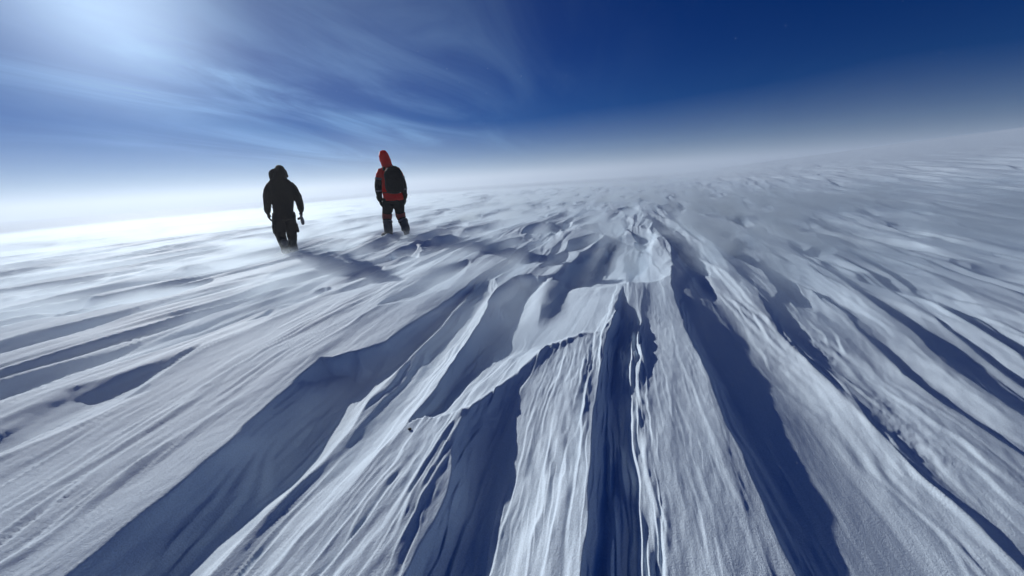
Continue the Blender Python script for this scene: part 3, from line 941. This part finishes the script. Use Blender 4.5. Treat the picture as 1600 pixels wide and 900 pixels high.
# low wisps of drifting snow, streaming along the wind just above the crust
def drift_layer():
    xs = np.linspace(-34, 24, 59); ys = np.linspace(0.9, 46, 46)
    X, Y = np.meshgrid(xs, ys)
    G = snow_height(X.ravel(), Y.ravel()).reshape(X.shape)
    bm = bmesh.new()
    top = [[bm.verts.new((X[j, i], Y[j, i], G[j, i] + 0.62)) for i in range(len(xs))] for j in range(len(ys))]
    bot = [[bm.verts.new((X[j, i], Y[j, i], G[j, i] - 0.60)) for i in range(len(xs))] for j in range(len(ys))]
    nj, ni = len(ys), len(xs)
    for j in range(nj - 1):
        for i in range(ni - 1):
            bm.faces.new((top[j][i], top[j][i + 1], top[j + 1][i + 1], top[j + 1][i]))
            bm.faces.new((bot[j][i], bot[j + 1][i], bot[j + 1][i + 1], bot[j][i + 1]))
    for j in range(nj - 1):
        bm.faces.new((top[j][0], top[j + 1][0], bot[j + 1][0], bot[j][0]))
        bm.faces.new((top[j][-1], bot[j][-1], bot[j + 1][-1], top[j + 1][-1]))
    for i in range(ni - 1):
        bm.faces.new((top[0][i], bot[0][i], bot[0][i + 1], top[0][i + 1]))
        bm.faces.new((top[-1][i], top[-1][i + 1], bot[-1][i + 1], bot[-1][i]))
    me = bpy.data.meshes.new("drifting_snow")
    bm.to_mesh(me); bm.free()
    o = bpy.data.objects.new("drifting_snow", me)
    COL.objects.link(o)
    o['kind'] = 'stuff'
    o['label'] = 'low streaming wisps of blown snow over the crust'
    o['category'] = 'drifting snow'
    m = bpy.data.materials.new("drifting_snow_wisps")
    m.use_nodes = True
    t = m.node_tree; t.nodes.clear(); L = t.links
    out = t.nodes.new('ShaderNodeOutputMaterial')
    v = t.nodes.new('ShaderNodeVolumePrincipled')
    v.inputs['Color'].default_value = (0.80, 0.91, 1.0, 1)
    v.inputs['Anisotropy'].default_value = 0.58
    tc = t.nodes.new('ShaderNodeTexCoord')
    mp = node(t, 'ShaderNodeMapping'); mp.inputs['Scale'].default_value = (1.5, 0.36, 2.2)
    L.new(tc.outputs['Object'], mp.inputs[0])
    n = node(t, 'ShaderNodeTexNoise', ins={'Scale': 1.0, 'Detail': 4.0, 'Roughness': 0.6, 'Distortion': 0.7})
    L.new(mp.outputs[0], n.inputs['Vector'])
    mr = node(t, 'ShaderNodeMapRange', interpolation_type='SMOOTHSTEP')
    mr.inputs[1].default_value = 0.41; mr.inputs[2].default_value = 0.68
    L.new(n.outputs['Fac'], mr.inputs[0])
    sp = t.nodes.new('ShaderNodeSeparateXYZ'); L.new(tc.outputs['Object'], sp.inputs[0])
    zf = node(t, 'ShaderNodeMapRange', interpolation_type='SMOOTHERSTEP')
    zf.inputs[1].default_value = 0.30; zf.inputs[2].default_value = -0.18
    L.new(sp.outputs['Z'], zf.inputs[0])
    # thin close to the photographer, thicker downwind
    yf = node(t, 'ShaderNodeMapRange', interpolation_type='SMOOTHSTEP')
    yf.inputs[1].default_value = 1.5; yf.inputs[2].default_value = 5.6; yf.inputs[3].default_value = 0.05; yf.inputs[4].default_value = 1.0
    L.new(math_node(t, 'SUBTRACT', math_node(t, 'MULTIPLY', sp.outputs['Y'], 0.8), math_node(t, 'MULTIPLY', sp.outputs['X'], 0.35)), yf.inputs[0])
    xf = node(t, 'ShaderNodeMapRange', interpolation_type='SMOOTHSTEP')
    xf.inputs[1].default_value = -1.0; xf.inputs[2].default_value = 5.0; xf.inputs[3].default_value = 1.0; xf.inputs[4].default_value = 0.35
    L.new(sp.outputs['X'], xf.inputs[0])
    d = math_node(t, 'MULTIPLY', math_node(t, 'MULTIPLY', math_node(t, 'MULTIPLY', mr.outputs[0], zf.outputs[0]), yf.outputs[0]), DRIFT_DENSITY)
    d = math_node(t, 'MULTIPLY', d, xf.outputs[0])
    L.new(d, v.inputs['Density'])
    L.new(v.outputs[0], out.inputs['Volume'])
    me.materials.append(m)
    try:
        m.cycles.volume_sampling = 'MULTIPLE_IMPORTANCE'
        m.cycles.volume_step_rate = 0.2
    except Exception:
        pass
    return o



def BROAD(x, y):
    return snow_height(x, y, True)


def spindrift_bank():
    """the bank of blown snow that hides the far ground: a ring of even air, thin at its near edge"""
    rr = [12.5, 20, 40, 100, 400]
    na = 96
    rng = np.random.default_rng(3)
    ph = rng.uniform(0, 6.28, 6)
    bm = bmesh.new()
    top = []; bot = []
    for r_ in rr:
        tr = []; br = []
        for k in range(na):
            a = 2 * math.pi * k / na
            w = sum(math.sin(a * (3 + 4 * i) + ph[i] + r_ * 0.06) / (1 + 0.6 * i) for i in range(6))
            x = r_ * (1 + 0.05 * w) * math.cos(a); y = r_ * (1 + 0.05 * w) * math.sin(a)
            g = float(BROAD(np.array([x]), np.array([y]))[0])
            tr.append(bm.verts.new((x, y, BANK_TOP)))
            br.append(bm.verts.new((x, y, g - 1.5)))
        top.append(tr); bot.append(br)
    n = len(rr)
    for j in range(n - 1):
        for k in range(na):
            k2 = (k + 1) % na
            bm.faces.new((top[j][k], top[j + 1][k], top[j + 1][k2], top[j][k2]))
            bm.faces.new((bot[j][k], bot[j][k2], bot[j + 1][k2], bot[j + 1][k]))
    for k in range(na):
        k2 = (k + 1) % na
        bm.faces.new((top[0][k], top[0][k2], bot[0][k2], bot[0][k]))
        bm.faces.new((top[-1][k], bot[-1][k], bot[-1][k2], top[-1][k2]))
    bmesh.ops.recalc_face_normals(bm, faces=bm.faces)
    me = bpy.data.meshes.new("spindrift_bank"); bm.to_mesh(me); bm.free()
    o = bpy.data.objects.new("spindrift_bank", me); COL.objects.link(o)
    o['kind'] = 'stuff'
    o['label'] = 'pale bank of blown snow veiling the far ground'
    o['category'] = 'blown snow'
    m = bpy.data.materials.new("spindrift_air"); m.use_nodes = True
    t = m.node_tree; t.nodes.clear()
    out = t.nodes.new('ShaderNodeOutputMaterial')
    v = t.nodes.new('ShaderNodeVolumePrincipled')
    v.inputs['Color'].default_value = (0.80, 0.90, 1.0, 1)
    v.inputs['Density'].default_value = BANK_DENSITY
    v.inputs['Anisotropy'].default_value = 0.36
    t.links.new(v.outputs[0], out.inputs['Volume'])
    me.materials.append(m)
    return o


BANK_DENSITY = 0.021
BANK_TOP = 2.9
DRIFT_DENSITY = 3.0
spindrift_bank()
drift_layer()


# --- grains of blown snow in the air
def flying_grains():
    rng = np.random.default_rng(5)
    bm = bmesh.new()
    for k in range(130):
        x = rng.uniform(-9, 7); y = rng.uniform(1.2, 10); z = rng.uniform(0.15, 3.4)
        if math.hypot(x, y) < 1.6:
            continue
        r = rng.uniform(0.0010, 0.0026)
        m = Matrix.Translation((x, y, z)) @ Matrix.Rotation(rng.uniform(0, 3), 4, 'X') @ Matrix.Diagonal((r, r * rng.uniform(1, 2.4), r * 0.7, 1))
        bmesh.ops.create_icosphere(bm, subdivisions=1, radius=1.0, matrix=m)
    for k in range(420):
        a = rng.uniform(-1.1, 1.1) + rad(90 + 19.1); d = rng.uniform(1.0, 3.2)
        x = d * math.cos(a); y = d * math.sin(a); z = rng.uniform(0.02, 0.55)
        r = rng.uniform(0.0005, 0.0012)
        bmesh.ops.create_icosphere(bm, subdivisions=1, radius=r, matrix=Matrix.Translation((x, y, z)))
    me = bpy.data.meshes.new("flying_snow_grains"); bm.to_mesh(me); bm.free()
    mm, t, b = mat("ice_grain")
    n = node(t, 'ShaderNodeTexNoise', ins={'Scale': 40.0})
    mx = node(t, 'ShaderNodeMix', data_type='RGBA')
    mx.inputs[6].default_value = (0.86, 0.90, 0.95, 1); mx.inputs[7].default_value = (0.95, 0.97, 1.0, 1)
    t.links.new(n.outputs['Fac'], mx.inputs[0]); t.links.new(mx.outputs[2], b.inputs['Base Color'])
    b.inputs['Roughness'].default_value = 0.3
    b.inputs['Transmission Weight'].default_value = 0.5
    me.materials.append(mm)
    o = bpy.data.objects.new("flying_snow_grains", me); COL.objects.link(o)
    o['kind'] = 'stuff'
    o['label'] = 'scattered grains of blown snow flying through the air'
    o['category'] = 'snow grains'


flying_grains()
